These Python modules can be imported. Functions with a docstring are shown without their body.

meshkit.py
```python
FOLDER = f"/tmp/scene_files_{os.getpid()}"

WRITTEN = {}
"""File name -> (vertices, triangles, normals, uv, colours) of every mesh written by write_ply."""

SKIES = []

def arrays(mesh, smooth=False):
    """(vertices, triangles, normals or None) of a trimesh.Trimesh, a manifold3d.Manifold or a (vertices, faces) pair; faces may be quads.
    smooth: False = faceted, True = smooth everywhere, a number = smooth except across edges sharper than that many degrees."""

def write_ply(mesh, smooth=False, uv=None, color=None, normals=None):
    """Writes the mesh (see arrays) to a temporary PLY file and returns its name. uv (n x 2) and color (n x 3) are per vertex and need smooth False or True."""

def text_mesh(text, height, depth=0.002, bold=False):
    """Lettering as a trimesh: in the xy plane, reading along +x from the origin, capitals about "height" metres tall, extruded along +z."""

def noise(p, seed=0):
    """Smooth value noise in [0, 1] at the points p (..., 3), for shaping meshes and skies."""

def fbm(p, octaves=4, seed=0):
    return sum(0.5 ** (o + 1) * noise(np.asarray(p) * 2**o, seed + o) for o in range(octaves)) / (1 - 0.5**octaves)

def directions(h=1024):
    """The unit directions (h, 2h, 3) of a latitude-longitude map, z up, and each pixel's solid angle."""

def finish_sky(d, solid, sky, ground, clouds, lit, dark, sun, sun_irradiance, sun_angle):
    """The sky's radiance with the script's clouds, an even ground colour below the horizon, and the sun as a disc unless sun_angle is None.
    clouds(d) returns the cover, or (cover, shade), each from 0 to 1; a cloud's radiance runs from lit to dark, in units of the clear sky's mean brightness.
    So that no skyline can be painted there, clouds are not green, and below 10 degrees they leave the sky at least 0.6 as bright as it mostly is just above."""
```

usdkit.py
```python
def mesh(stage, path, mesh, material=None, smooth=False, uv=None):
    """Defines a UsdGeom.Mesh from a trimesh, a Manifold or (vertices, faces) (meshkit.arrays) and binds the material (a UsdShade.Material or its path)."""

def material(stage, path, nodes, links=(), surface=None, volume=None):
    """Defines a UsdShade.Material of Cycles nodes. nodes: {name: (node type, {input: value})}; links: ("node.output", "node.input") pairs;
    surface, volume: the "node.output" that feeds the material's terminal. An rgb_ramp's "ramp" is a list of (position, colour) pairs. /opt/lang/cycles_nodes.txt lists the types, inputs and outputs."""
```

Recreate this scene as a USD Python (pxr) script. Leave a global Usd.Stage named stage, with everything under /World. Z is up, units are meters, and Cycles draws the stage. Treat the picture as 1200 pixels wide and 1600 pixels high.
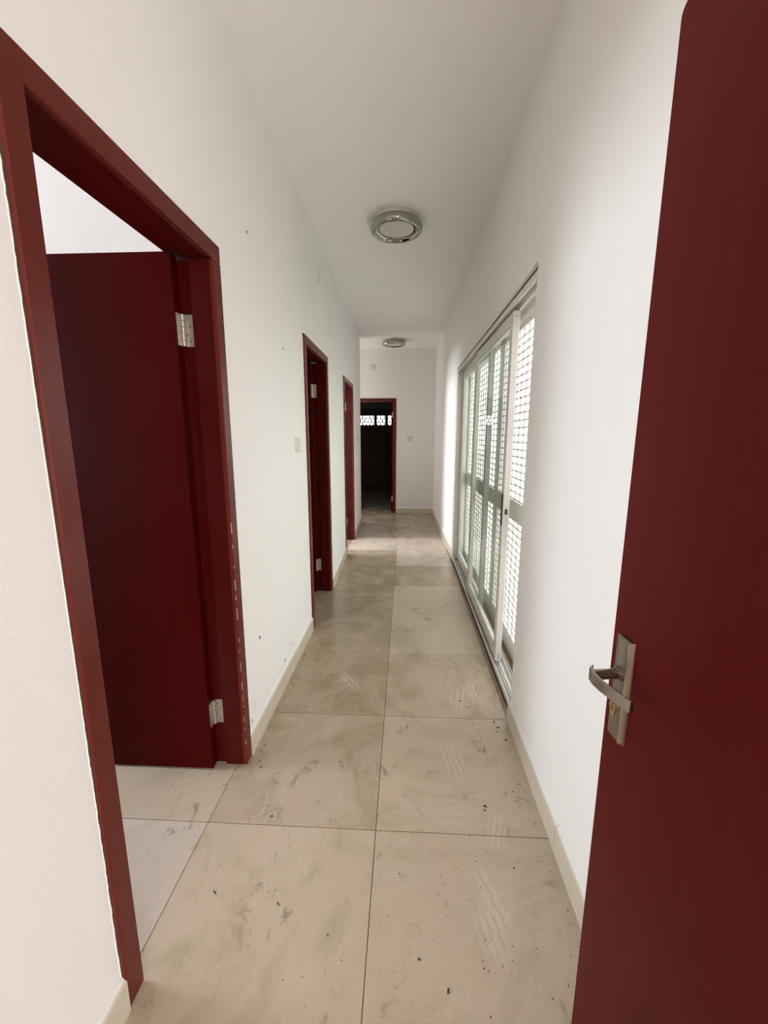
import math
import numpy as np
import trimesh
import usdkit
from pxr import Usd, UsdGeom, UsdLux, UsdShade, Gf, Sdf
from shapely.geometry import Polygon

stage = Usd.Stage.CreateInMemory()
UsdGeom.SetStageUpAxis(stage, "Z")
UsdGeom.SetStageMetersPerUnit(stage, 1.0)
UsdGeom.Xform.Define(stage, "/World")
UsdGeom.Scope.Define(stage, "/World/Looks")
rng = np.random.default_rng(7)

# ------------------------------------------------------------------ camera
F_PX, PITCH, YAW, ROLL, CAM_H = 645.94, 0.182545, -0.0504006, 0.000835, 1.35596
EXPOSURE = 3.5


def camera():
    f = np.array([math.sin(YAW) * math.cos(PITCH), math.cos(YAW) * math.cos(PITCH), -math.sin(PITCH)])
    r = np.array([math.cos(YAW), -math.sin(YAW), 0.0])
    u = np.cross(r, f)
    r2 = math.cos(ROLL) * r + math.sin(ROLL) * u
    u2 = -math.sin(ROLL) * r + math.cos(ROLL) * u
    c = UsdGeom.Camera.Define(stage, "/World/camera")
    c.CreateHorizontalApertureAttr(36.0)
    c.CreateVerticalApertureAttr(48.0)
    c.CreateFocalLengthAttr(36.0 * F_PX / 1200.0)
    c.CreateClippingRangeAttr((0.03, 200.0))
    c.CreateExposureAttr(EXPOSURE)
    m = np.eye(4)
    m[0, :3], m[1, :3], m[2, :3], m[3, :3] = r2, u2, -f, (0, 0, CAM_H)
    c.AddTransformOp().Set(Gf.Matrix4d(*m.ravel().tolist()))


camera()

# ------------------------------------------------------------------ sky, daylight through the rooms' windows, and an added nook light
SKY = 0.128
dome = UsdLux.DomeLight.Define(stage, "/World/sky_light")
dome.CreateIntensityAttr(SKY)
dome.CreateColorAttr(Gf.Vec3f(0.98, 0.99, 1.0))


def window_light(name, at, toward, size, color, intensity):
    """Daylight coming in through a window opening: a rectangle of sky set in the opening (the added nook one has no opening)."""
    l = UsdLux.RectLight.Define(stage, "/World/" + name)
    l.CreateWidthAttr(size[0])
    l.CreateHeightAttr(size[1])
    l.CreateColorAttr(Gf.Vec3f(*color))
    l.CreateIntensityAttr(intensity)
    d = np.asarray(toward, float)
    z = -d / np.linalg.norm(d)
    x = np.cross([0, 0, 1.0], z)
    x /= np.linalg.norm(x)
    y = np.cross(z, x)
    m = np.eye(4)
    m[0, :3], m[1, :3], m[2, :3], m[3, :3] = x, y, z, at
    l.AddTransformOp().Set(Gf.Matrix4d(*m.ravel().tolist()))


sun = UsdLux.DistantLight.Define(stage, "/World/sun")      # runs along the corridor outside, so it lights the paving and not the rooms
sun.CreateIntensityAttr(9.0)
sun.CreateAngleAttr(0.6)
sun.CreateColorAttr(Gf.Vec3f(1.0, 0.95, 0.87))
sun.AddRotateXYZOp().Set(Gf.Vec3f(42.0, 0.0, 0.0))

ROOM_X = -3.6
window_light("daylight_bedroom", (ROOM_X - 0.08, 1.22, 1.45), (1, 0, 0), (0.8, 1.3), (0.80, 0.90, 1.0), 1.8)
window_light("daylight_far_room", (ROOM_X - 0.08, 4.75, 1.5), (1, 0, 0), (1.3, 1.3), (0.92, 0.96, 1.0), 2.5)
window_light("daylight_hall", (1.7, -3.5, 0.95), (-0.5, 1, 0), (2.0, 1.7), (1.0, 0.915, 0.87), 1.22)
window_light("added_nook_light", (-1.88, 6.83, 1.5), (1, 0, 0), (0.6, 1.1), (1.0, 0.92, 0.85), 0.5)  # added rectangle to brighten the far end; the nook wall has no window


# ------------------------------------------------------------------ materials
def M(name, nodes, links, surface="p.BSDF"):
    return usdkit.material(stage, "/World/Looks/" + name, nodes, links, surface=surface)


def plain(name, color, rough=0.5, **kw):
    return M(name, {"p": ("principled_bsdf", {"base_color": color, "roughness": rough, **kw})}, [])


def wall_paint(name, color, scuff=True):
    nodes = {
        "g": ("geometry", {}),
        "n1": ("noise_texture", {"scale": 1.3, "detail": 4.0, "roughness": 0.55}),
        "m1": ("mix_color", {"a": [c * 0.96 for c in color], "b": [min(c * 1.02, 0.93) for c in color]}),
        "n2": ("noise_texture", {"scale": 90.0, "detail": 3.0}),
        "b": ("bump", {"strength": 0.12, "distance": 0.004}),
        "p": ("principled_bsdf", {"roughness": 0.62, "specular_ior_level": 0.35}),
    }
    links = [("g.position", "n1.vector"), ("n1.fac", "m1.fac"), ("g.position", "n2.vector"), ("n2.fac", "b.height"), ("b.normal", "p.normal")]
    if scuff:   # scratches where the plaster has peeled just over the skirting
        nodes |= {
            "s": ("separate_xyz", {}),
            "mr": ("map_range", {"from_min": 0.3, "from_max": 0.12, "to_min": 0.0, "to_max": 1.0, "clamp": True}),
            "mp": ("mapping", {"scale": [30.0, 30.0, 14.0]}),
            "n3": ("noise_texture", {"scale": 1.0, "detail": 3.0, "roughness": 0.7, "distortion": 0.8}),
            "r3": ("rgb_ramp", {"ramp": [(0.0, (0, 0, 0)), (0.60, (0, 0, 0)), (0.65, (1, 1, 1)), (1.0, (1, 1, 1))]}),
            "n4": ("noise_texture", {"scale": 3.0, "detail": 2.0}),
            "r4": ("rgb_ramp", {"ramp": [(0.0, (0, 0, 0)), (0.48, (0, 0, 0)), (0.6, (1, 1, 1)), (1.0, (1, 1, 1))]}),
            "k1": ("math", {"math_type": "multiply"}),
            "k2": ("math", {"math_type": "multiply"}),
            "m2": ("mix_color", {"b": (0.22, 0.21, 0.2)}),
        }
        links += [("g.position", "s.vector"), ("s.z", "mr.value"), ("g.position", "mp.vector"), ("mp.vector", "n3.vector"), ("n3.fac", "r3.fac"),
                  ("g.position", "n4.vector"), ("n4.fac", "r4.fac"), ("mr.result", "k1.value1"), ("r3.color", "k1.value2"), ("k1.value", "k2.value1"), ("r4.color", "k2.value2"),
                  ("m1.result", "m2.a"), ("k2.value", "m2.fac"), ("m2.result", "p.base_color")]
    else:
        links.append(("m1.result", "p.base_color"))
    return M(name, nodes, links)


def lacquer(name, color, dark, rough=0.3, axis_scale=(60.0, 60.0, 1.6), spec=0.25):
    return M(name, {
        "g": ("geometry", {}),
        "mp": ("mapping", {"scale": list(axis_scale)}),
        "n": ("noise_texture", {"scale": 1.0, "detail": 5.0, "roughness": 0.6, "distortion": 0.4}),
        "m": ("mix_color", {"a": dark, "b": color}),
        "n2": ("noise_texture", {"scale": 4.0, "detail": 3.0}),
        "mr": ("map_range", {"from_min": 0.3, "from_max": 0.7, "to_min": rough - 0.06, "to_max": rough + 0.08}),
        "b": ("bump", {"strength": 0.05, "distance": 0.002}),
        "p": ("principled_bsdf", {"specular_ior_level": spec}),
    }, [("g.position", "mp.vector"), ("mp.vector", "n.vector"), ("n.fac", "m.fac"), ("m.result", "p.base_color"), ("g.position", "n2.vector"), ("n2.fac", "mr.value"),
        ("mr.result", "p.roughness"), ("n.fac", "b.height"), ("b.normal", "p.normal")])


# footprints in the dust: (x, y, length, width, turn)
PRINTS = [(0.27, 1.02, 0.30, 0.13, 0.35), (0.25, 0.93, 0.22, 0.13, 0.2), (0.33, 1.23, 0.22, 0.10, -0.3), (0.30, 1.98, 0.34, 0.14, -0.2), (0.38, 2.02, 0.26, 0.10, 0.1),
          (-0.33, 1.72, 0.30, 0.12, -0.4), (-0.30, 2.1, 0.30, 0.13, 0.6), (0.22, 1.55, 0.34, 0.16, 0.15), (0.2, 2.7, 0.3, 0.12, 0.1)]


def tile_material(name, base, pale, dust_bias, rough_clean=0.16):
    nodes = {
        "g": ("geometry", {}),
        "o": ("object_info", {}),
        "n1": ("noise_texture", {"scale": 2.2, "detail": 5.0, "roughness": 0.6, "distortion": 1.6}),
        "r1": ("rgb_ramp", {"ramp": [(0.0, (0, 0, 0)), (0.38 - dust_bias, (0, 0, 0)), (0.62 - dust_bias, (1, 1, 1)), (1.0, (1, 1, 1))]}),
        "n1b": ("noise_texture", {"scale": 5.0, "detail": 3.0}),
        "pinkmix": ("mix_color", {"a": pale, "b": (pale[0] * 1.0, pale[1] * 0.9, pale[2] * 0.88)}),
        "m1": ("mix_color", {"a": base}),
        # dragged swirls of dust: thin lines along one level of a twisted noise
        "n2": ("noise_texture", {"scale": 2.3, "detail": 6.0, "roughness": 0.7, "distortion": 3.4}),
        "r2": ("rgb_ramp", {"ramp": [(0.0, (0, 0, 0)), (0.495, (0, 0, 0)), (0.508, (0.5, 0.5, 0.5)), (0.515, (0, 0, 0)), (0.60, (0, 0, 0)), (0.612, (0.42, 0.42, 0.42)), (0.62, (0, 0, 0)), (1, (0, 0, 0))]}),
        "m2": ("mix_color", {"b": (0.62, 0.54, 0.44)}),
        # grime
        "mp3": ("mapping", {"scale": [14.0, 9.0, 9.0]}),
        "n3": ("noise_texture", {"scale": 1.0, "detail": 6.0, "roughness": 0.72, "distortion": 0.9}),
        "r3": ("rgb_ramp", {"ramp": [(0.0, (0, 0, 0)), (0.56, (0, 0, 0)), (0.68, (0.75, 0.75, 0.75)), (1.0, (1, 1, 1))]}),
        "n4": ("noise_texture", {"scale": 2.6, "detail": 3.0, "distortion": 0.5}),
        "r4": ("rgb_ramp", {"ramp": [(0.0, (0, 0, 0)), (0.42, (0, 0, 0)), (0.58, (1, 1, 1)), (1.0, (1, 1, 1))]}),
        "k3": ("math", {"math_type": "multiply"}),
        "m3": ("mix_color", {"b": (0.17, 0.128, 0.088)}),
        "mrr": ("map_range", {"from_min": 0.0, "from_max": 1.0, "to_min": rough_clean, "to_max": 0.38}),
        "nb": ("noise_texture", {"scale": 240.0, "detail": 2.0}),
        "b": ("bump", {"strength": 0.03, "distance": 0.002}),
        "p": ("principled_bsdf", {"ior": 1.5}),
    }
    links = [("g.position", "n1.vector"), ("n1.fac", "r1.fac"), ("r1.color", "m1.fac"), ("g.position", "n1b.vector"), ("n1b.fac", "pinkmix.fac"), ("pinkmix.result", "m1.b"),
             ("g.position", "n2.vector"), ("n2.fac", "r2.fac"), ("m1.result", "m2.a"), ("r2.color", "m2.fac"),
             ("g.position", "mp3.vector"), ("mp3.vector", "n3.vector"), ("n3.fac", "r3.fac"), ("g.position", "n4.vector"), ("n4.fac", "r4.fac"),
             ("r3.color", "k3.value1"), ("r4.color", "k3.value2"), ("k3.value", "m3.fac"),
             ("r1.color", "mrr.value"), ("mrr.result", "p.roughness"), ("g.position", "nb.vector"), ("nb.fac", "b.height"), ("b.normal", "p.normal")]
    last = "m2.result"
    for k, (x, y, ln, wd, a) in enumerate(PRINTS):
        c, s = math.cos(-a), math.sin(-a)
        nodes |= {
            f"sub{k}": ("mapping", {"location": [-x, -y, 0.0]}),
            f"rot{k}": ("mapping", {"rotation": [0.0, 0.0, -a], "scale": [1.0, 1.0, 1.0]}),
            f"scl{k}": ("mapping", {"scale": [2 / wd, 2 / ln, 0.0]}),
            f"gr{k}": ("gradient_texture", {"gradient_type": "quadratic_sphere"}),
            f"mk{k}": ("map_range", {"from_min": 0.02, "from_max": 0.3, "to_min": 0.0, "to_max": 1.0, "clamp": True}),
            f"br{k}": ("wave_texture", {"scale": 11.0 + 2.5 * (k % 3), "distortion": 3.5, "detail": 2.0, "detail_scale": 2.5}),
            f"mu{k}": ("math", {"math_type": "multiply"}),
            f"mv{k}": ("math", {"math_type": "multiply", "value2": 0.55}),
            f"mx{k}": ("mix_color", {"b": (0.64, 0.555, 0.445)}),
        }
        links += [("g.position", f"sub{k}.vector"), (f"sub{k}.vector", f"rot{k}.vector"), (f"rot{k}.vector", f"scl{k}.vector"), (f"scl{k}.vector", f"gr{k}.vector"), (f"gr{k}.fac", f"mk{k}.value"),
                  (f"rot{k}.vector", f"br{k}.vector"), (f"mk{k}.result", f"mu{k}.value1"), (f"br{k}.fac", f"mu{k}.value2"), (f"mu{k}.value", f"mv{k}.value1"), (f"mv{k}.value", f"mx{k}.fac"), (last, f"mx{k}.a")]
        last = f"mx{k}.result"
    links += [(last, "m3.a"), ("m3.result", "p.base_color")]
    return M(name, nodes, links)


WHITE = wall_paint("white_wall_paint", (0.875, 0.86, 0.84))
WHITE_PLAIN = wall_paint("white_ceiling_paint", (0.875, 0.86, 0.84), scuff=False)
WHITE_CEILING = wall_paint("bright_ceiling_paint", (0.92, 0.90, 0.875), scuff=False)
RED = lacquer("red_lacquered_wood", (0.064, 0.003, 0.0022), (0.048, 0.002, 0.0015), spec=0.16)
RED_CASING_LIT = lacquer("window_lit_red_lacquer_casing", (0.125, 0.018, 0.011), (0.10, 0.013, 0.008), spec=0.2)  # same red lacquer, lightened and browned: window light put into the colour
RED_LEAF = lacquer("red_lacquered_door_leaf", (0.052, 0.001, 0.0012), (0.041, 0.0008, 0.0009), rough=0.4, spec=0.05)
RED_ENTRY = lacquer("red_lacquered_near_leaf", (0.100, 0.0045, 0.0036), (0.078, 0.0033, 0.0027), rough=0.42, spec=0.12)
CHIP = plain("bare_wood_chips", (0.58, 0.43, 0.28), 0.7)
GAP = plain("dark_gap_filler", (0.05, 0.045, 0.045), 0.9)
PLASTER = plain("torn_plaster", (0.78, 0.76, 0.73), 0.9)
TILE_CLEAN = tile_material("beige_polished_tile", (0.345, 0.262, 0.172), (0.43, 0.345, 0.250), -0.02, 0.17)
TILE_DUSTY = tile_material("beige_dusty_tile", (0.42, 0.340, 0.240), (0.53, 0.445, 0.335), 0.12, 0.16)
TILE_MID = tile_material("beige_mid_tone_tile", (0.385, 0.302, 0.207), (0.475, 0.392, 0.292), 0.05, 0.16)  # tone midway between the polished and the dusty tile
TILE_PALE = tile_material("pale_pinkish_tile", (0.54, 0.455, 0.375), (0.60, 0.51, 0.43), 0.05, 0.14)
GROUT = plain("dark_grout", (0.16, 0.12, 0.09), 0.9)
SKIRT = M("cream_skirting_tile", {"g": ("geometry", {}), "n": ("noise_texture", {"scale": 9.0, "detail": 4.0}), "m": ("mix_color", {"a": (0.56, 0.50, 0.40), "b": (0.66, 0.60, 0.50)}),
                                  "p": ("principled_bsdf", {"roughness": 0.3})}, [("g.position", "n.vector"), ("n.fac", "m.fac"), ("m.result", "p.base_color")])
ALU = M("white_powder_coated_aluminium", {"g": ("geometry", {}), "n": ("noise_texture", {"scale": 25.0, "detail": 4.0}), "m": ("mix_color", {"a": (0.68, 0.66, 0.61), "b": (0.78, 0.765, 0.73)}),
                                          "p": ("principled_bsdf", {"roughness": 0.38})}, [("g.position", "n.vector"), ("n.fac", "m.fac"), ("m.result", "p.base_color")])
SLAT = plain("white_painted_screen", (0.80, 0.79, 0.77), 0.45)
SLAT_THIN = M("thin_white_screen_sheet", {"p": ("principled_bsdf", {"base_color": (0.82, 0.81, 0.79), "roughness": 0.45}), "t": ("translucent_bsdf", {"color": (0.8, 0.8, 0.78)}), "mx": ("mix_closure", {"fac": 0.55})},
              [("p.BSDF", "mx.closure1"), ("t.BSDF", "mx.closure2")], surface="mx.closure")
RUBBER = plain("black_rubber", (0.02, 0.02, 0.02), 0.6)
GLASS = M("window_glass", {"g": ("geometry", {}), "io": ("map_range", {"from_min": 0.0, "from_max": 1.0, "to_min": 1.5, "to_max": 0.6667}), "t": ("transparent_bsdf", {"color": (0.90, 0.93, 0.905)}), "gl": ("glossy_bsdf", {"color": (0.95, 0.97, 0.96), "roughness": 0.01}), "f": ("fresnel", {"IOR": 1.5}), "mx": ("mix_closure", {}), "hf": ("math", {"math_type": "multiply", "value2": 0.4})},
          [("g.backfacing", "io.value"), ("io.result", "f.IOR"), ("f.fac", "hf.value1"), ("hf.value", "mx.fac"), ("t.BSDF", "mx.closure1"), ("gl.BSDF", "mx.closure2")], surface="mx.closure")
CHROME = plain("chrome", (0.40, 0.39, 0.36), 0.07, metallic=1.0)
NICKEL = M("satin_nickel", {"g": ("geometry", {}), "mp": ("mapping", {"scale": [300.0, 300.0, 8.0]}), "n": ("noise_texture", {"scale": 1.0, "detail": 2.0}), "mr": ("map_range", {"from_min": 0.2, "from_max": 0.8, "to_min": 0.30, "to_max": 0.34}),
                            "p": ("principled_bsdf", {"base_color": (0.33, 0.285, 0.24), "metallic": 1.0})}, [("g.position", "mp.vector"), ("mp.vector", "n.vector"), ("n.fac", "mr.value"), ("mr.result", "p.roughness")])
STEEL = plain("worn_steel_hinge", (0.52, 0.48, 0.42), 0.42, metallic=0.85)
BRASS = plain("brass_cylinder", (0.62, 0.46, 0.22), 0.3, metallic=1.0)
FROST = plain("frosted_lamp_glass", (0.66, 0.65, 0.58), 0.35)
PLASTIC = plain("aged_cream_plastic", (0.66, 0.63, 0.52), 0.4)
PLASTIC_W = plain("white_plastic", (0.74, 0.72, 0.67), 0.4)
SOCKET_DARK = plain("dark_slot", (0.06, 0.055, 0.05), 0.7)
CRUMB = plain("dark_dry_debris", (0.055, 0.04, 0.028), 0.9)
DIRT = M("brown_dirt_threshold", {"g": ("geometry", {}), "n": ("noise_texture", {"scale": 14.0, "detail": 5.0}), "m": ("mix_color", {"a": (0.22, 0.13, 0.07), "b": (0.34, 0.21, 0.115)}),
                                  "p": ("principled_bsdf", {"roughness": 0.8})}, [("g.position", "n.vector"), ("n.fac", "m.fac"), ("m.result", "p.base_color")])
PAVING = plain("pale_concrete_paving", (0.62, 0.58, 0.52), 0.8)
DARK_TILE = M("dark_brown_wall_tile", {"g": ("geometry", {}), "n": ("noise_texture", {"scale": 3.0, "detail": 3.0}), "m": ("mix_color", {"a": (0.20, 0.14, 0.10), "b": (0.25, 0.18, 0.13)}),
                                       "p": ("principled_bsdf", {"roughness": 0.6, "specular_ior_level": 0.15})}, [("g.position", "n.vector"), ("n.fac", "m.fac"), ("m.result", "p.base_color")])
END_TILE = plain("dull_dark_floor_tile", (0.16, 0.125, 0.09), 0.3)
GREY_PAINT = plain("grey_painted_plaster", (0.32, 0.32, 0.28), 0.8)
DARK_METAL = plain("dark_bronze_window_metal", (0.03, 0.026, 0.022), 0.4)

# ------------------------------------------------------------------ helpers
taken = {}


def free(parent, name):
    key = (parent, name)
    taken[key] = taken.get(key, -1) + 1
    return name if taken[key] == 0 else f"{name}_{taken[key]:03d}"


def path_of(x):
    return "/World" if x is None else str(x.GetPath())


def tag(prim, label=None, category=None, group=None, kind=None):
    for k, v in (("label", label), ("category", category), ("group", group), ("kind", kind)):
        if v:
            prim.SetCustomDataByKey(k, v)
    return prim


def xf(name, parent=None, loc=(0, 0, 0), rotz=0.0, **kw):
    pp = path_of(parent)
    x = UsdGeom.Xform.Define(stage, f"{pp}/{free(pp, name)}")
    if any(loc) or rotz:
        x.AddTranslateOp().Set(Gf.Vec3d(*map(float, loc)))
        x.AddRotateZOp().Set(math.degrees(rotz))
    return tag(x.GetPrim(), **kw)


def obj(name, mesh, mat, parent=None, smooth=30, **kw):
    pp = path_of(parent)
    if isinstance(mesh, list):
        mesh = trimesh.util.concatenate(mesh)
    return tag(usdkit.mesh(stage, f"{pp}/{free(pp, name)}", mesh, mat, smooth=smooth).GetPrim(), **kw)


def solid(m):
    if m.volume < 0:
        m.invert()
    return m


def box(x0, x1, y0, y1, z0, z1, c=0.0):
    x0, x1, y0, y1, z0, z1 = min(x0, x1), max(x0, x1), min(y0, y1), max(y0, y1), min(z0, z1), max(z0, z1)
    if not c:
        m = trimesh.creation.box([x1 - x0, y1 - y0, z1 - z0])
        m.apply_translation([(x0 + x1) / 2, (y0 + y1) / 2, (z0 + z1) / 2])
        return m
    c = min(c, (x1 - x0) * 0.45, (y1 - y0) * 0.45, (z1 - z0) * 0.45)
    pts = []
    for x in (0, 1):
        for y in (0, 1):
            for z in (0, 1):
                p = [(x0, x1)[x], (y0, y1)[y], (z0, z1)[z]]
                d = [(c, -c)[x], (c, -c)[y], (c, -c)[z]]
                for k in range(3):
                    pts.append([p[j] + (0 if j == k else d[j]) for j in range(3)])
    return trimesh.Trimesh(pts).convex_hull


def plan(points, z0, z1):
    """A polygon in the floor plan raised from z0 to z1."""
    m = trimesh.creation.extrude_polygon(Polygon(points).buffer(0), z1 - z0, engine="earcut")
    m.apply_translation([0, 0, z0])
    return m


def tube(points, r, n=10):
    """A bent round bar of manifold hull-free rings. r may vary along the points."""
    p = np.asarray(points, float)
    rr = np.broadcast_to(r, (len(p),))
    t = np.gradient(p, axis=0)
    t /= np.linalg.norm(t, axis=1, keepdims=True)
    ref = np.array([0, 0, 1.0]) if abs(t[0][2]) < 0.9 else np.array([1.0, 0, 0])
    a = np.cross(t, ref)
    a /= np.linalg.norm(a, axis=1, keepdims=True)
    b = np.cross(t, a)
    th = np.arange(n) * 2 * np.pi / n
    v = p[:, None] + rr[:, None, None] * (np.cos(th)[None, :, None] * a[:, None] + np.sin(th)[None, :, None] * b[:, None])
    v = np.vstack([v.reshape(-1, 3), p[:1], p[-1:]])
    f = []
    for i in range(len(p) - 1):
        for j in range(n):
            q = [i * n + j, i * n + (j + 1) % n, (i + 1) * n + (j + 1) % n, (i + 1) * n + j]
            f += [[q[0], q[1], q[2]], [q[0], q[2], q[3]]]
    e = len(p) * n
    for j in range(n):
        f += [[e, (j + 1) % n, j], [e + 1, e - n + j, e - n + (j + 1) % n]]
    return solid(trimesh.Trimesh(v, f, process=False))


def lathe(profile, sections=64):
    return solid(trimesh.creation.revolve(np.array(profile, float), sections=sections))


# ------------------------------------------------------------------ dimensions
CEIL = 2.775
END_Y = 7.245
BY = -0.12
XB = -0.80          # back face of the left wall


def wall_x(y):      # the left wall is not quite straight
    return float(np.interp(y, [-0.2, 1.6, 2.7, 3.5, 4.5, 5.4, 6.4], [-0.657, -0.655, -0.647, -0.640, -0.668, -0.672, -0.685]))


def wall_r(y):
    return float(np.interp(y, [-0.2, 1.82, 4.45, 5.5, 7.3], [0.515, 0.517, 0.545, 0.517, 0.506]))


# door openings in the left wall: (front x of casing, near outer edge, far outer edge, top)
D1 = (-0.645, 0.728, 1.532, 1.993)
D2 = (-0.634, 2.700, 3.502, 1.983)
D3 = (-0.656, 4.545, 5.335, 1.985)
W0, W1, WTOP = 1.82, 4.45, 2.040

# ------------------------------------------------------------------ floor: 0.6 m tiles with recessed joints
floor = xf("floor", kind="structure", label="beige polished 60 cm floor tiles, dusty with footprints")
obj("grout_bed", [box(-3.9, 0.716, -4.3, 11.9, -0.15, -0.0035), box(0.716, 3.4, -4.3, BY, -0.15, -0.0035)], GROUT, floor)
JX, JY, T = -0.089, 1.2168, 0.6
special = {(0, 2): TILE_DUSTY, (0, 3): TILE_DUSTY, (-1, 6): TILE_PALE, (0, 6): TILE_PALE, (0, 0): TILE_DUSTY, (-1, 0): TILE_MID, (0, 1): TILE_MID, (-1, -1): TILE_DUSTY, (0, -1): TILE_DUSTY, (0, 5): TILE_PALE, (-2, -1): TILE_PALE, (-2, 0): TILE_DUSTY}
for i in range(-7, 6):
    for j in range(-10, 18):
        x0, x1 = JX + T * i, min(JX + T * (i + 1), 0.714 if j > -3 else 3.3)
        y0, y1 = JY + T * j, JY + T * (j + 1)
        if x1 - x0 < 0.02 or y1 < -4.3 or (i > 1 and j > -3) or y0 > 11.8:
            continue
        seen = -2 <= i <= 0 and -2 <= j <= 10
        if not seen and (i < -3 or j < -3 or j > 12) and (i + j) % 1:
            continue
        g = 0.0011
        lift = rng.uniform(-0.0006, 0.0006) if seen else 0.0
        tm = box(x0 + g, x1 - g, y0 + g, y1 - g, -0.010, 0.0, 0.0012)
        obj("tile", tm, END_TILE if j > 10 else special.get((i, j), TILE_CLEAN), floor, smooth=False)

# ------------------------------------------------------------------ ceiling and walls
obj("ceiling", [box(-3.9, 0.75, -4.3, 11.9, CEIL, CEIL + 0.12), box(0.75, 3.4, -4.3, BY, CEIL, CEIL + 0.12)], WHITE_CEILING, kind="structure", label="plain white plaster ceiling above the corridor")


def left_pier(y0, y1, n=8):
    ys = np.linspace(y0, y1, n)
    return plan([(wall_x(y), y) for y in ys] + [(XB, y1), (XB, y0)], 0.0, CEIL)


def left_lintel(d):
    ys = np.linspace(d[1], d[2], 6)
    return plan([(wall_x(y), y) for y in ys] + [(XB, d[2]), (XB, d[1])], d[3], CEIL)


LW_END = 6.42
wl = xf("wall_left", kind="structure", label="long white plaster wall on the left with three red door frames")
obj("plaster", [left_pier(-0.25, D1[1]), left_lintel(D1), left_pier(D1[2], D2[1]), left_lintel(D2), left_pier(D2[2], D3[1]), left_lintel(D3), left_pier(D3[2], LW_END),
                  box(-1.9, XB, LW_END - 0.12, LW_END, 0, CEIL)], WHITE, wl, smooth=20)
for ny, nz, nr in ((2.273, 1.807, 0.006), (1.83, 2.17, 0.005), (1.72, 0.45, 0.007)):     # old nail holes
    c = trimesh.creation.cylinder(radius=nr, height=0.002, sections=12, transform=trimesh.transformations.rotation_matrix(math.pi / 2, [0, 1, 0]))
    c.apply_scale([1, 0.8, 1.3])
    c.apply_translation([wall_x(ny) + 0.0003, ny, nz])
    obj("nail_hole", c, SOCKET_DARK, wl)


def right_pier(y0, y1, z0, z1, n=10):
    ys = np.linspace(y0, y1, n)
    return plan([(wall_r(y), y) for y in ys] + [(0.715, y1), (0.715, y0)], z0, z1)


def bevel_near():
    # near reveal edge of the window opening, softly rounded
    e = wall_r(W0)
    return plan([(wall_r(-0.25), -0.25), (e, W0 - 0.012), (e + 0.004, W0 - 0.003), (e + 0.013, W0), (0.715, W0), (0.715, -0.25)], 0, WTOP)


obj("wall_right", [bevel_near(), right_pier(-0.25, W1, WTOP, CEIL, 20), right_pier(W1, END_Y + 0.1, 0, CEIL)], WHITE_PLAIN, kind="structure", smooth=20, label="white plaster wall on the right, holding the glazed sliding door")
E0, E1, ETOP = -1.02, -0.157, 1.981
obj("wall_far", [box(E1, 0.715, END_Y, END_Y + 0.14, 0, CEIL), box(E0, E1, END_Y, END_Y + 0.14, ETOP, CEIL), box(-1.9, E0, END_Y, END_Y + 0.14, 0, CEIL)], WHITE, kind="structure", label="white plaster wall closing the far end of the corridor")
obj("wall_nook", box(-2.02, -1.9, LW_END - 0.12, END_Y + 0.14, 0, CEIL), WHITE, kind="structure", label="white side wall of the recess left of the far door")
# wall with the doorway the camera stands in
obj("wall_near", box(0.515, 0.715, BY - 0.16, BY + 0.012, 0, CEIL), WHITE, kind="structure", label="white end of the right wall where the red leaf is hung")
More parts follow.
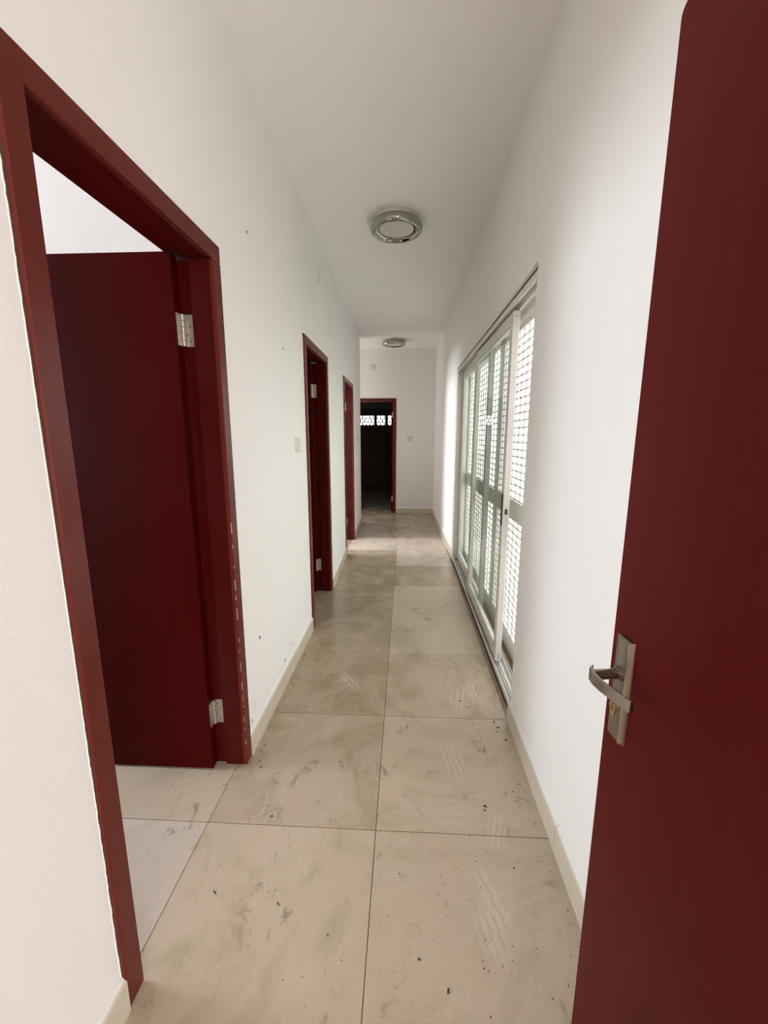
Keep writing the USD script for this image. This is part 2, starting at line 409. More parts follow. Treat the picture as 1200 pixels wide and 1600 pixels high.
# rooms behind the doors
obj("wall_bedroom", [box(-3.6, XB, 1.72, 1.80, 0, CEIL), box(-3.6, XB, -0.25, -0.12, 0, CEIL),
                     box(ROOM_X - 0.15, ROOM_X, -0.25, 0.82, 0, CEIL), box(ROOM_X - 0.15, ROOM_X, 1.63, 1.80, 0, CEIL), box(ROOM_X - 0.15, ROOM_X, 0.82, 1.63, 0, 0.80), box(ROOM_X - 0.15, ROOM_X, 0.82, 1.63, 2.10, CEIL)],
    wall_paint("cream_room_paint", (0.87, 0.815, 0.785), scuff=False), kind="structure", label="cream white walls of the bright room behind the nearest open door")
obj("wall_middle_room", [box(-3.6, XB, 3.82, 3.90, 0, CEIL), box(ROOM_X - 0.15, ROOM_X, 1.80, 3.90, 0, CEIL)], WHITE_PLAIN, kind="structure", label="white walls of the unlit room behind the second door")
obj("wall_far_room", [box(-3.6, XB, 5.62, 5.70, 0, CEIL), box(ROOM_X - 0.15, ROOM_X, 3.90, 4.10, 0, CEIL), box(ROOM_X - 0.15, ROOM_X, 5.40, 5.70, 0, CEIL), box(ROOM_X - 0.15, ROOM_X, 4.10, 5.40, 0, 0.85),
                      box(ROOM_X - 0.15, ROOM_X, 4.10, 5.40, 2.15, CEIL)], WHITE_PLAIN, kind="structure", label="white walls of the bright room behind the third door")
obj("wall_hall", [box(-2.0, -1.9, -4.2, BY - 0.13, 0, CEIL), box(-1.9, -0.80, BY - 0.13, BY, 0, CEIL), box(-2.0, 0.9, -4.3, -4.2, 0, CEIL), box(0.715, 3.4, BY - 0.13, BY, 0, CEIL), box(3.3, 3.4, -4.2, BY - 0.13, 0, CEIL),
                  box(0.9, 3.4, -4.3, -4.2, 2.2, CEIL)], WHITE_PLAIN, kind="structure", label="white walls of the hall behind the viewer")
# dark room past the end door
FY = 11.5
KZ0, KZ1, KX0, KX1 = 1.60, 1.99, -1.28, -0.30
obj("wall_end_room", [box(-1.9, KX0, FY, FY + 0.15, 0, 2.08), box(KX1, 0.75, FY, FY + 0.15, 0, 2.08), box(KX0, KX1, FY, FY + 0.15, 0, KZ0), box(KX0, KX1, FY, FY + 0.15, KZ1, 2.08),
                      box(-2.02, -1.9, END_Y + 0.14, FY + 0.15, 0, 2.08), box(0.6, 0.75, END_Y + 0.14, FY + 0.15, 0, 2.08)], DARK_TILE, kind="structure", label="dark tiled walls of the unlit room past the far door")
obj("wall_end_room_upper", [box(-1.9, 0.75, FY, FY + 0.15, 2.08, CEIL), box(-2.02, -1.9, END_Y + 0.14, FY + 0.15, 2.08, CEIL), box(0.6, 0.75, END_Y + 0.14, FY + 0.15, 2.08, CEIL)], GREY_PAINT, kind="structure",
    label="grey plaster band above the dark tiles past the far door")

# ------------------------------------------------------------------ skirting tiles: real pieces set along the walls
SK_H, SK_T = 0.092, 0.013


def skirting(name, label, pts, side):
    """pts: the wall face line; side +1 = the skirting stands towards +x of the line, -1 towards -x."""
    root = xf(name, kind="structure", label=label)
    pts = np.asarray(pts, float)
    for a, b in zip(pts[:-1], pts[1:]):
        d = (b - a) / np.linalg.norm(b - a)
        n = np.array([d[1], -d[0]]) * side
        a2, b2 = a + d * 0.0008, b - d * 0.0008
        prof = [(0, 0), (SK_T, 0), (SK_T, SK_H - 0.003), (SK_T - 0.003, SK_H), (0, SK_H)]
        v = [[*(q + n * t), z] for q in (a2, b2) for t, z in prof]
        obj("skirting_tile", trimesh.Trimesh(v).convex_hull, SKIRT, root, smooth=False)
        # a bead of plaster along the top
        v = [[*(q + n * t), z] for q in (a2, b2) for t, z in [(0, SK_H), (SK_T * 0.62, SK_H), (SK_T * 0.3, SK_H + 0.006), (0, SK_H + 0.012)]]
        obj("plaster_bead", trimesh.Trimesh(v).convex_hull, PLASTER, root, smooth=False)
    return root


def run(y0, y1, fx, step=0.6):
    n = max(1, int(round((y1 - y0) / step)))
    return [(fx(y), y) for y in np.linspace(y0, y1, n + 1)]


skirting("baseboard_left_near", "cream skirting tiles at the foot of the left wall before the nearest door", run(-0.12, D1[1], wall_x), 1)
skirting("baseboard_left_middle", "cream skirting tiles on the left wall between the first and second doors", run(D1[2], D2[1], wall_x), 1)
skirting("baseboard_left_far", "cream skirting tiles on the left wall between the second and third doors", run(D2[2], D3[1], wall_x), 1)
skirting("baseboard_left_end", "cream skirting tiles on the left wall past the third door", run(D3[2], LW_END, wall_x), 1)
skirting("baseboard_right_near", "cream skirting tiles on the right wall between the red leaf and the sliding door", run(-0.12, W0, wall_r), -1)
skirting("baseboard_right_far", "cream skirting tiles on the right wall past the sliding door", run(W1, END_Y, wall_r), -1)
skirting("baseboard_far", "cream skirting tiles at the foot of the far wall", [(x, END_Y) for x in np.linspace(E1 + 0.001, wall_r(END_Y) - SK_T, 2)], 1)

# ------------------------------------------------------------------ doors
STOP, LEAF_T = 0.088, 0.043


def door(name, label, to_world, u0, u1, top, chips=0, leaf_label=None, near_gap=True):
    """Built in the frame u along the wall, v into the room from the casing's front, z up; hinged on the far jamb, leaf opened into the room."""
    root = xf(name, kind="structure", label=label)

    def put(nm, m, mat, parent=root, smooth=False, **kw):
        m = trimesh.util.concatenate(m) if isinstance(m, list) else m.copy()
        w = to_world(np.asarray(m.vertices))
        m = trimesh.Trimesh(w, m.faces, process=False)
        if np.linalg.det(to_world(np.eye(3)) - to_world(np.zeros((3, 3)))) < 0:
            m.invert()
        return obj(nm, m, mat, parent, smooth=smooth, **kw)

    B = lambda a0, a1, b0, b1, z0, z1, c=0.0: box(a0, a1, b0, b1, z0, z1, c)  # noqa: E731
    cw, cp, depth = 0.055, 0.018, XJ
    # casing boards
    put("casing", B(u0, u0 + cw, 0, cp, 0.003, top - cw, 0.003), RED_CASING_LIT)
    put("casing", B(u1 - cw, u1, 0, cp, 0.003, top - cw, 0.003), RED_CASING_LIT)
    put("head_casing", B(u0, u1, 0, cp, top - cw, top, 0.003), RED_CASING_LIT)
    # jamb linings with the stop standing proud of the rebate
    for s, u in ((1, u0), (-1, u1)):
        put("jamb", [B(u, u + s * cw, cp, STOP, 0.003, top - cw, 0.002), B(u, u + s * (cw - 0.013), STOP, depth, 0.003, top - cw)], RED)
    put("head_jamb", [B(u0, u1, cp, STOP, top - cw, top, 0.002), B(u0, u1, STOP, depth, top - cw + 0.013, top)], RED)
    # leaf, opened square into the room
    lu1, lu0, lv0 = u1 - cw + 0.013 - 0.003, u1 - cw + 0.013 - 0.003 - LEAF_T, 0.130
    lw = (u1 - u0) - 2 * cw + 0.020
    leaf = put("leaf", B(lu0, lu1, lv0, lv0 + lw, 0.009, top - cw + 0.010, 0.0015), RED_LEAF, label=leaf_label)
    for hz in (0.19, 1.66):
        h = xf("hinge", root)
        put("hinge_plate", B(lu0 + 0.006, lu1 - 0.002, lv0 - 0.0018, lv0 + 0.0004, hz, hz + 0.105), STEEL, h)
        put("hinge_plate", B(lu1 + 0.0005, lu1 + 0.0034, lv0 - 0.038, lv0 - 0.008, hz, hz + 0.105), STEEL, h)
        kn = []
        for k in range(5):
            c = trimesh.creation.cylinder(radius=0.0058, height=0.0195, sections=14)
            c.apply_translation([lu1 - 0.006, lv0 - 0.006, hz + 0.0105 + 0.021 * k])
            kn.append(c)
        put("knuckle", kn, STEEL, h, smooth=30)
        scr = []
        for dz, dv in ((0.018, -0.028), (0.040, -0.017), (0.065, -0.028), (0.088, -0.017)):
            c = trimesh.creation.cylinder(radius=0.0034, height=0.0014, sections=10, transform=trimesh.transformations.rotation_matrix(math.pi / 2, [1, 0, 0]))
            c.apply_translation([lu1 + 0.0001, lv0 + dv, hz + dz])
            scr.append(c)
        put("screw", scr, SOCKET_DARK, h, kind="stuff")
    # the ragged filler line between casing and plaster
    r = np.random.default_rng(int(abs(u0) * 1000) + 3)
    zz = np.arange(0.1, top, 0.012)
    for nm, mat, amp, v0 in (("filler_line", GAP, 0.0012, 0.0075), ("plaster_edge", PLASTER, 0.0030, 0.0090)):
        v, f = [], []
        w = np.clip(np.cumsum(r.normal(0, amp * 0.35, len(zz))), None, None)
        w = amp * (0.5 + 0.5 * np.sin(w * 400)) * (r.random(len(zz)) > 0.4)
        off = 0.0004 if nm == "filler_line" else 0.0012
        for k, z in enumerate(zz):
            a0, a1 = u0 - off - w[k] - 0.0002, u0 + (0.0 if nm == "filler_line" else -0.002 - 0.001 * r.random())
            if a1 < a0:
                a0, a1 = a1, a0
            v += [[a0, v0, z], [a1, v0, z], [a0, 0.03, z], [a1, 0.03, z]]
            if k:
                b, c = 4 * (k - 1), 4 * k
                f += [[b, b + 1, c + 1], [b, c + 1, c], [b + 2, c + 3, b + 3], [b + 2, c + 2, c + 3], [b, c, c + 2], [b, c + 2, b + 2], [b + 1, b + 3, c + 3], [b + 1, c + 3, c + 1]]
        if near_gap:
            put(nm, trimesh.Trimesh(v, f, process=False), mat, kind="stuff")
    # chipped arris on the far casing
    if chips:
        ch, z = [], 0.10
        while z < chips:
            ln = r.uniform(0.004, 0.05)
            wd = r.uniform(0.0006, 0.0018)
            ch.append(box(u1 - cw - 0.0005, u1 - cw + wd, -0.0007, wd * 1.2, z, z + ln, 0.0006))
            z += ln + r.uniform(0.004, 0.05) * (1 + z)
        put("chipped_edge", ch, CHIP, kind="stuff", label="pale chips along the casing edge")
    return root


XJ = 0.155


def on_left(x_front):
    return lambda p: np.stack([x_front - p[:, 1], p[:, 0], p[:, 2]], 1)


def on_end(p):
    return np.stack([p[:, 0], END_Y - 0.008 + p[:, 1], p[:, 2]], 1)


door("door_1", "nearest red door on the left, standing open into a bright room, chipped casing edge", on_left(D1[0]), D1[1], D1[2], D1[3], chips=1.0)
door("door_2", "second red door along the left wall, next to the cream light switch", on_left(D2[0]), D2[1], D2[2], D2[3])
door("door_3", "third and farthest red door along the left wall", on_left(D3[0]), D3[1], D3[2], D3[3])
door("door_4", "dark red door frame in the far wall, open to a dark room", on_end, E0, E1, ETOP)

# entry door on the right, opened along the right wall
A = math.radians(7.0)
E0P = np.array([0.364, 0.684])
SV, NV = np.array([math.sin(A), -math.cos(A)]), np.array([-math.cos(A), -math.sin(A)])


def on_entry(p):
    p = np.asarray(p, float)
    xy = E0P + p[:, :1] * SV + p[:, 1:2] * NV
    return np.column_stack([xy, p[:, 2]])


def entry(name, m, mat, parent, smooth=30, **kw):
    m = trimesh.util.concatenate(m) if isinstance(m, list) else m
    m = trimesh.Trimesh(on_entry(m.vertices), m.faces, process=False)
    if np.linalg.det(np.array([[*SV, 0], [*NV, 0], [0, 0, 1.0]])) < 0:
        m.invert()
    return obj(name, m, mat, parent, smooth=smooth, **kw)


def entry_door():
    root = xf("door_5", kind="structure", label="wide red door leaf at the right edge, close to the viewer, with a metal lever handle")
    W, H, R = 0.80, 1.921, 0.016
    o = [(0, 0.008), (W, 0.008), (W, H)] + [(R - R * math.sin(t), H - R + R * math.cos(t)) for t in np.linspace(0, math.pi / 2, 8)]
    m = trimesh.creation.extrude_polygon(Polygon(o), LEAF_T, engine="earcut")     # (s, z, thickness)
    v = np.array(m.vertices)
    m = solid(trimesh.Trimesh(np.column_stack([v[:, 0], v[:, 2] - LEAF_T, v[:, 1]]), m.faces, process=False))
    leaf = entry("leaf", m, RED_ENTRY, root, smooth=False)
    # frame of the doorway the leaf hangs in
    obj("jamb", box(0.47, 0.515, BY - 0.16, BY + 0.012, 0.003, 1.98, 0.003), RED, root, smooth=False)
    hd = xf("handle", root)
    # back plate: gently convex, with a bright ridge along its right side, slanted ends
    s0, s1, z0, z1 = 0.0150, 0.0560, 0.8450, 1.0290
    prof = [(s0, 0.0), (s0, 0.0035), (s0 + 0.006, 0.0062), (s0 + 0.020, 0.0072), (s0 + 0.0315, 0.0064), (s0 + 0.0325, 0.0084), (s0 + 0.0358, 0.0092), (s0 + 0.0378, 0.0080), (s1 - 0.001, 0.004), (s1, 0.0)]
    n = len(prof)
    v, f = [], []
    for z in (z0, z0 + 0.0025, z1 - 0.0025, z1):
        k = 0.55 if z in (z0, z1) else 1.0
        v += [[s, t * k, z] for s, t in prof]
    for r in range(3):
        for i in range(n):
            q = [r * n + i, r * n + (i + 1) % n, (r + 1) * n + (i + 1) % n, (r + 1) * n + i]
            f += [[q[0], q[1], q[2]], [q[0], q[2], q[3]]]
    for i in range(1, n - 1):
        f += [[0, i + 1, i], [3 * n, 3 * n + i, 3 * n + i + 1]]
    entry("handle_plate", solid(trimesh.Trimesh(v, f, process=False)), NICKEL, hd, smooth=25)
    # neck and lever
    entry("rosette", tube([[0.0355, 0.006, 0.9665], [0.0355, 0.013, 0.9665]], [0.0125, 0.0115], 24), NICKEL, hd, smooth=40)
    neck = tube([[0.0355, 0.010, 0.9665], [0.0355, 0.030, 0.9665], [0.0350, 0.0535, 0.9662]], [0.0088, 0.0085, 0.0085], 20)
    entry("neck", neck, NICKEL, hd, smooth=40)
    # flat curved lever: swept rectangle, horn at the outer corner
    path = [(0.0225, 0.0475, 0.0070), (0.0265, 0.0520, 0.0085), (0.0340, 0.0555, 0.0100), (0.0480, 0.0580, 0.0100), (0.0650, 0.0575, 0.0098), (0.0850, 0.0540, 0.0098), (0.1050, 0.0490, 0.0100), (0.1200, 0.0450, 0.0102)]
    v, f = [], []
    pz = 0.9655
    th = [0.003, 0.0055, 0.0075, 0.0075, 0.007, 0.0065, 0.0062, 0.0062]
    for k, (s, t, hh) in enumerate(path):
        a = np.array(path[max(k - 1, 0)][:2])
        b = np.array(path[min(k + 1, len(path) - 1)][:2])
        d = (b - a) / np.linalg.norm(b - a)
        nn = np.array([-d[1], d[0]])
        up = 0.004 if k == 0 else 0.0
        c, w = 0.0018, th[k]
        sec = [(-w / 2, -hh + c), (-w / 2 + c, -hh), (w / 2 - c, -hh), (w / 2, -hh + c), (w / 2, hh - c), (w / 2 - c, hh), (-w / 2 + c, hh), (-w / 2, hh - c)]
        v += [[s + nn[0] * q, t + nn[1] * q, pz + r2 + up] for q, r2 in sec]
    for k in range(len(path) - 1):
        for i in range(8):
            q = [k * 8 + i, k * 8 + (i + 1) % 8, (k + 1) * 8 + (i + 1) % 8, (k + 1) * 8 + i]
            f += [[q[0], q[1], q[2]], [q[0], q[2], q[3]]]
    e = (len(path) - 1) * 8
    for i in range(1, 7):
        f += [[0, i + 1, i], [e, e + i, e + i + 1]]
    entry("lever", solid(trimesh.Trimesh(v, f, process=False)), NICKEL, hd, smooth=35)
    cyl = [tube([[0.0285, 0.006, 0.902], [0.0285, 0.0095, 0.902]], 0.0082, 24), box(0.0245, 0.0325, 0.006, 0.0095, 0.885, 0.902, 0.001)]
    entry("lock_cylinder", cyl, BRASS, hd, smooth=35)
    entry("key_slot", box(0.0277, 0.0293, 0.0093, 0.0098, 0.8965, 0.9075), SOCKET_DARK, hd, smooth=False)


entry_door()

# ------------------------------------------------------------------ the glazed sliding door
XF = 0.530
obj("trim_1", plan([(wall_r(y) - 0.002, y) for y in np.linspace(W0 + 0.002, W1, 10)] + [(0.552, W1), (0.552, W0 + 0.002)], WTOP - 0.008, WTOP + 0.006), WHITE_PLAIN, kind="structure", smooth=False, label="thin white plaster bead along the top of the sliding door")
win = xf("window_1", kind="structure", label="white aluminium sliding glass door along the right wall, left partly open")
obj("track", [box(XF, 0.624, W0, W1, 0.0, 0.018, 0.001), box(XF, XF + 0.006, W0, W1, 0, 0.050, 0.001), box(0.5560, 0.5600, W0, W1, 0.0, 0.034), box(0.5690, 0.5730, W0, W1, 0.0, 0.028),
              box(0.5980, 0.6020, W0, W1, 0, 0.034), box(0.620, 0.624, W0, W1, 0, 0.032, 0.001)], ALU, win, smooth=False)
obj("frame_head", [box(XF, 0.640, W0, W1, WTOP - 0.020, WTOP, 0.001), box(XF, XF + 0.006, W0, W1, 1.990, WTOP, 0.001), box(XF - 0.004, XF + 0.012, W0, W1, WTOP - 0.012, WTOP + 0.002, 0.002),
                   box(0.5785, 0.5825, W0, W1, 1.992, WTOP), box(0.634, 0.640, W0, W1, 1.985, WTOP, 0.001)], ALU, win, smooth=False)
for y0, y1 in ((W0, W0 + 0.028), (W1 - 0.028, W1)):
    s = 1 if y0 == W0 else -1
    yi = y1 if s > 0 else y0
    obj("frame_jamb", [box(XF, 0.640, y0, y1, 0.018, WTOP - 0.02, 0.001), box(XF, XF + 0.006, min(yi, yi + s * 0.012), max(yi, yi + s * 0.012), 0.05, 1.99, 0.001), box(0.578, 0.583, min(yi, yi + s * 0.012), max(yi, yi + s * 0.012), 0.05, 1.99, 0.001)], ALU, win, smooth=False)


def sash(x0, x1, y0, y1, lock=False, label=None):
    s = xf("sash", win, label=label)
    z0, z1, sw = 0.036, 1.984, 0.058
    obj("stile", [box(x0, x1, y0, y0 + sw, z0, z1, 0.002), box(x0 + 0.006, x1 - 0.006, y0 + sw, y0 + sw + 0.007, z0 + 0.06, z1 - 0.06)], ALU, s, smooth=False)
    obj("stile", [box(x0, x1, y1 - sw, y1, z0, z1, 0.002), box(x0 + 0.006, x1 - 0.006, y1 - sw - 0.007, y1 - sw, z0 + 0.06, z1 - 0.06)], ALU, s, smooth=False)
    obj("rail", [box(x0 + 0.001, x1 - 0.001, y0 + sw, y1 - sw, z0, z0 + 0.075, 0.002), box(x0 + 0.007, x1 - 0.007, y0 + sw, y1 - sw, z0 + 0.075, z0 + 0.083)], ALU, s, smooth=False)
    obj("rail", [box(x0 + 0.001, x1 - 0.001, y0 + sw, y1 - sw, z1 - 0.060, z1, 0.002), box(x0 + 0.007, x1 - 0.007, y0 + sw, y1 - sw, z1 - 0.068, z1 - 0.060)], ALU, s, smooth=False)
    xm = (x0 + x1) / 2
    obj("pane", box(xm - 0.002, xm + 0.002, y0 + sw - 0.004, y1 - sw + 0.004, z0 + 0.07, z1 - 0.055), GLASS, s, smooth=False)
    if lock:
        obj("lock_hook_hole", box(xm - 0.0075, xm + 0.0075, y0 - 0.002, y0 + 0.002, 0.925, 0.955, 0.003), SOCKET_DARK, s, smooth=False)
        obj("screw_hole", [box(xm - 0.003, xm + 0.003, y0 - 0.0008, y0 + 0.002, z, z + 0.006, 0.001) for z in (0.06, 0.075, 0.09, 1.955)], SOCKET_DARK, s, smooth=False, kind="stuff")
        obj("finger_pull", box(x0 - 0.006, x0 + 0.002, y0 + 0.010, y0 + 0.030, 0.86, 1.04, 0.003), DARK_METAL, s, smooth=False, label="dark recessed finger pull")
    return s


sash(0.545, 0.580, 2.288, 3.440, lock=True, label="front sliding leaf, pulled towards the middle")
sash(0.585, 0.620, 3.060, W1 - 0.030, label="rear sliding leaf at the far side")
obj("threshold", box(0.624, 0.70, W0, W1, 0.0, 0.006), DIRT, win, smooth=False, label="brown dirty strip outside the track")


# ------------------------------------------------------------------ perforated white screens outside the sliding door
SX = 0.668
PITCH_Y, PITCH_Z = 0.1000, 0.0430


def slat_mesh(y0, y1, z0, phase):
    """One folded strip: a lip above and below, bowed out between, punched with a row of rounded openings."""
    d, t, lip = 0.0055, 0.0014, 0.0048
    parts = [box(SX - 0.001, SX + d, y0, y1, z0, z0 + lip), box(SX + d - 0.0015, SX + d, y0, y1, z0, z0 + 0.0075)]
    y = math.floor((y0 - phase) / PITCH_Y) * PITCH_Y + phase
    while y < y1 + PITCH_Y:
        a, b = max(y - 0.0165, y0), min(y + 0.0165, y1)
        if b - a > 0.002:
            zz = [z0 + lip, z0 + PITCH_Z * 0.5, z0 + PITCH_Z]
            xs = [SX + 0.0008, SX + 0.0030, SX + 0.0008]
            for k in range(2):
                v = [[xs[k + e] + w, yy, zz[k + e]] for e in (0, 1) for w in (0, t) for yy in (a, b)]
                parts.append(trimesh.Trimesh(v).convex_hull)
            for sgn, yy in ((-1, a), (1, b)):       # gusset rounding the opening's lower corners
                g = yy + sgn * 0.012
                if y0 < g < y1:
                    parts.append(trimesh.Trimesh([[SX + w, p, q] for w in (0.0, t) for p, q in ((yy, z0 + lip), (g, z0 + lip), (yy, z0 + 0.012))]).convex_hull)
        y += PITCH_Y
    return trimesh.util.concatenate(parts)


def screen(name, label, y0, y1, phase):
    root = xf(name, label=label, category="security screen", group=None)
    fx0, fx1, pw = SX - 0.010, SX + 0.022, 0.055
    obj("post", box(fx0, fx1, y0, y0 + pw, 0.006, 2.03, 0.002), SLAT, root, smooth=False)
    obj("post", box(fx0, fx1, y1 - pw, y1, 0.006, 2.03, 0.002), SLAT, root, smooth=False)
    obj("bottom_rail", box(SX - 0.003, fx1, y0 + pw, y1 - pw, 0.006, 0.115, 0.002), SLAT, root, smooth=False)
    obj("middle_rail", [box(fx0, fx1, y0 + pw, y1 - pw, 0.850, 0.965, 0.002), box(fx0 - 0.004, fx1, y0 + pw, y1 - pw, 0.958, 0.972, 0.002)], SLAT, root, smooth=False)
    obj("top_rail", [box(fx0, fx1, y0 + pw, y1 - pw, 1.955, 1.990, 0.002), box(fx0 - 0.004, fx1, y0 + pw, y1 - pw, 1.998, 2.03, 0.002)], SLAT, root, smooth=False)
    for za, zb in ((0.115, 0.850), (0.972, 1.955)):
        k = int(round((zb - za) / PITCH_Z))
        for q in range(k):
            obj("slat", slat_mesh(y0 + pw, y1 - pw, za + (zb - za) * q / k, phase), SLAT_THIN, root, smooth=False)
    return root


screen("security_screen", "white perforated metal screen outside the open gap, nearer half", 1.800, 3.005, 2.525)
screen("security_screen", "white perforated metal screen behind the far sliding leaf, farther half", 3.010, 4.470, 2.525)
obj("wall_outer_reveal", [box(0.70, 0.715, W0, W1, WTOP - 0.004, WTOP)], WHITE_PLAIN, kind="structure", label="white soffit edge over the metal screens")
obj("ground", [box(0.716, 40.0, BY, 40, -0.25, -0.10), box(3.42, 40.0, -30, BY, -0.25, -0.10)], PAVING, kind="structure", label="pale paving outside the metal screens")

# ------------------------------------------------------------------ window of the dark end room
w2 = xf("window_2", kind="structure", label="small high window of the dark end room, bright honeycomb grille with dark frame")
obj("frame", [box(KX0, KX1, FY + 0.02, FY + 0.07, KZ1 - 0.10, KZ1), box(KX0, KX1, FY + 0.02, FY + 0.07, KZ0, KZ0 + 0.035), box(KX0, KX0 + 0.05, FY + 0.02, FY + 0.07, KZ0, KZ1), box(KX1 - 0.05, KX1, FY + 0.02, FY + 0.07, KZ0, KZ1)], DARK_METAL, w2, smooth=False)
for xm in (-0.815, -0.515):
    obj("mullion", box(xm - 0.035, xm + 0.035, FY + 0.01, FY + 0.07, KZ0, KZ1), DARK_METAL, w2, smooth=False)
for r in range(4):
    z = KZ0 + 0.035 + 0.087 * r
    g = [box(KX0, KX1, FY + 0.10, FY + 0.12, z - 0.006, z + 0.006)]
    for x in np.arange(KX0 + (0.05 if r % 2 else 0.0), KX1, 0.1):
        g.append(box(x - 0.011, x + 0.011, FY + 0.10, FY + 0.12, z, z + 0.087))
        for sg in (-1, 1):
            g.append(trimesh.Trimesh([[x + sg * a, FY + b, z + c] for b in (0.10, 0.12) for a, c in ((0.011, 0.006), (0.036, 0.006), (0.011, 0.026))]).convex_hull)
    obj("grille_course", g, GREY_PAINT, w2, smooth=False)


# ------------------------------------------------------------------ ceiling lamps
def lamp_base():
    return lathe([(0, 0), (0.150, 0), (0.150, -0.012), (0.146, -0.016), (0, -0.016)])


def lamp_ring():
    p = [(0.138, -0.010), (0.152, -0.014), (0.166, -0.024), (0.1745, -0.038), (0.1765, -0.050), (0.1740, -0.062), (0.1670, -0.072), (0.1600, -0.0765), (0.1520, -0.0770), (0.1460, -0.0735), (0.1410, -0.0670), (0.1350, -0.0620),
         (0.1260, -0.0590), (0.1180, -0.0580), (0.1160, -0.0540), (0.1180, -0.0500), (0.1300, -0.030), (0.138, -0.010)]
    return lathe(p, 96)


def lamp_glass():
    return lathe([(0, -0.0690), (0.03, -0.0688), (0.06, -0.0678), (0.09, -0.0655), (0.108, -0.0620), (0.1165, -0.0570), (0.1165, -0.0500), (0, -0.0500)])


def ceiling_lamp(x, y, label):
    root = xf("ceiling_lamp", loc=(x, y, CEIL), label=label, category="ceiling lamp", group="round chrome lamps on the corridor ceiling")
    obj("base", lamp_base(), PLASTIC_W, root, smooth=35)
    obj("chrome_ring", lamp_ring(), CHROME, root, smooth=50)
    obj("diffuser", lamp_glass(), FROST, root, smooth=50)
    return root


ceiling_lamp(-0.073, 3.075, "round chrome-ringed ceiling lamp with frosted disc, the nearer and larger in view")
ceiling_lamp(-0.185, 6.62, "round chrome-ringed ceiling lamp before the far wall, the smaller in view")


# ------------------------------------------------------------------ switches and blank plates
def left_plate(x, y0, y1, z0, z1):
    """Plate on the left wall, in its own frame on the wall's face."""
    return box(x - 0.006, x + 0.009, y0, y1, z0, z1, 0.003)


def switch_left(yc, zc, label):
    x = wall_x(yc)
    s = xf("light_switch", label=label, category="light switch")
    obj("plate", left_plate(x, yc - 0.043, yc + 0.043, zc - 0.043, zc + 0.043), PLASTIC, s, smooth=False)
    obj("rim", [box(x + 0.008, x + 0.0095, yc - 0.034, yc + 0.034, zc - 0.034, zc + 0.034, 0.0008)], PLASTIC_W, s, smooth=False)
    v = [[x + 0.009 + d, yc + yy, zc + zz] for yy in (-0.024, 0.024) for d, zz in ((0, -0.030), (0.002, -0.030), (0.0075, 0.026), (0, 0.028))]
    obj("rocker", trimesh.Trimesh(v).convex_hull, PLASTIC_W, s, smooth=False)


switch_left(2.486, 1.302, "cream rocker light switch on the left wall just before the second door")
switch_left(5.885, 1.305, "small light switch seen edge-on on the left wall past the third door")
bp = xf("blank_plate", label="white blank cover plate high on the left wall above the second door", category="cover plate")
obj("plate", left_plate(wall_x(3.22), 3.178, 3.262, 2.455, 2.54), PLASTIC_W, bp, smooth=False)
bp = xf("blank_plate", label="square blank cover plate high on the far wall above the far door", category="cover plate")
obj("plate", box(-0.605, -0.519, END_Y - 0.009, END_Y + 0.005, 2.44, 2.526, 0.003), PLASTIC_W, bp, smooth=False)
ss = xf("light_switch", label="square switch plate on the far wall right of the far door", category="light switch")
obj("plate", box(0.033, 0.119, END_Y - 0.009, END_Y + 0.005, 1.258, 1.344, 0.003), PLASTIC, ss, smooth=False)
v = [[0.076 + xx, END_Y - 0.009 - d, 1.301 + zz] for xx in (-0.028, 0.028) for d, zz in ((0, -0.026), (0.002, -0.026), (0.008, 0.020), (0, 0.024))]
obj("rocker", trimesh.Trimesh(v).convex_hull, PLASTIC_W, ss, smooth=False)


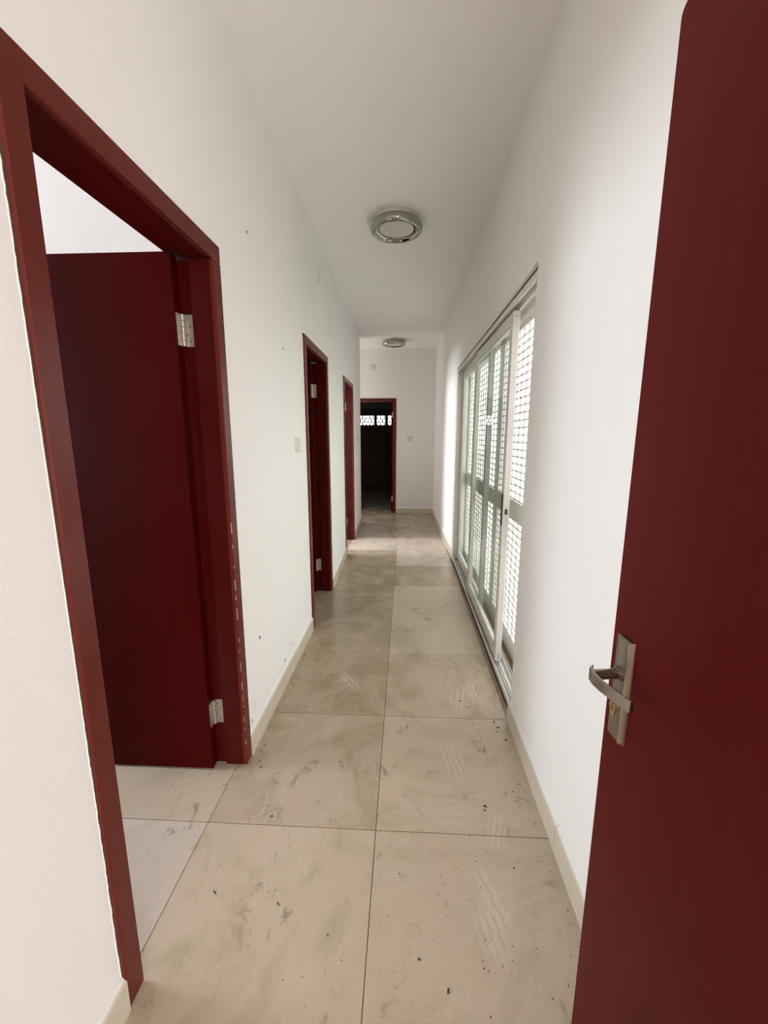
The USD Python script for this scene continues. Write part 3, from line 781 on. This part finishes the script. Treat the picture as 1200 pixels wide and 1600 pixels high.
# ------------------------------------------------------------------ crumbs and dry bits on the floor
def crumbs():
    r = np.random.default_rng(21)
    spots = [(-0.61, 1.595, 7), (-0.615, 1.56, 6), (-0.60, 1.50, 7), (-0.585, 1.47, 7), (-0.53, 1.88, 5), (-0.50, 1.87, 5), (-0.48, 1.86, 5), (-0.56, 0.99, 9), (-0.36, 0.97, 7), (-0.47, 1.25, 8), (0.44, 1.80, 8), (0.45, 1.76, 9),
             (0.44, 1.73, 7), (0.47, 1.68, 8), (0.31, 1.33, 10), (0.305, 1.315, 8), (0.43, 1.40, 7), (0.40, 1.39, 8), (0.36, 1.11, 8), (-0.09, 2.0, 6), (0.46, 4.53, 12), (0.45, 4.50, 14), (0.475, 4.49, 12), (0.44, 4.56, 10), (0.12, 0.80, 8),
             (0.26, 0.72, 10), (0.05, 0.86, 7), (-0.2, 0.9, 7), (-0.60, 2.74, 7), (0.3, 1.95, 7), (0.33, 1.9, 7), (0.28, 2.35, 6)]
    spots += [(r.uniform(-0.62, 0.48), r.uniform(0.55, 3.2), r.uniform(1.5, 4)) for _ in range(150)]
    spots += [(0.49 - abs(r.normal(0, 0.06)), r.uniform(0.7, 4.4), r.uniform(1.5, 5)) for _ in range(60)]
    spots += [(r.normal(0.27, 0.05), r.normal(0.9, 0.05), r.uniform(1.5, 4)) for _ in range(14)]
    scatter("floor_debris", "small dark crumbs and dry bits scattered over the corridor tiles", spots, r)
    spots = [(r.uniform(-1.5, -0.86), r.uniform(0.6, 1.40), r.uniform(2, 5)) for _ in range(26)]
    scatter("floor_debris", "few dark crumbs on the tiles inside the nearest open doorway", spots, r)


def scatter(name, label, spots, r):
    bits = []
    for x, y, mm in spots:
        m = trimesh.creation.icosphere(0)
        s = mm * 0.0005
        m.apply_scale([s * r.uniform(0.9, 2.2), s * r.uniform(0.5, 1.0), s * 0.45])
        m.vertices += r.normal(0, s * 0.15, m.vertices.shape)
        m.apply_transform(trimesh.transformations.rotation_matrix(r.uniform(0, 6.3), [0, 0, 1]))
        m.apply_translation([x, y, -m.bounds[0][2]])
        bits.append(m)
    obj(name, bits, CRUMB, kind="stuff", smooth=False, label=label, category="debris")


crumbs()
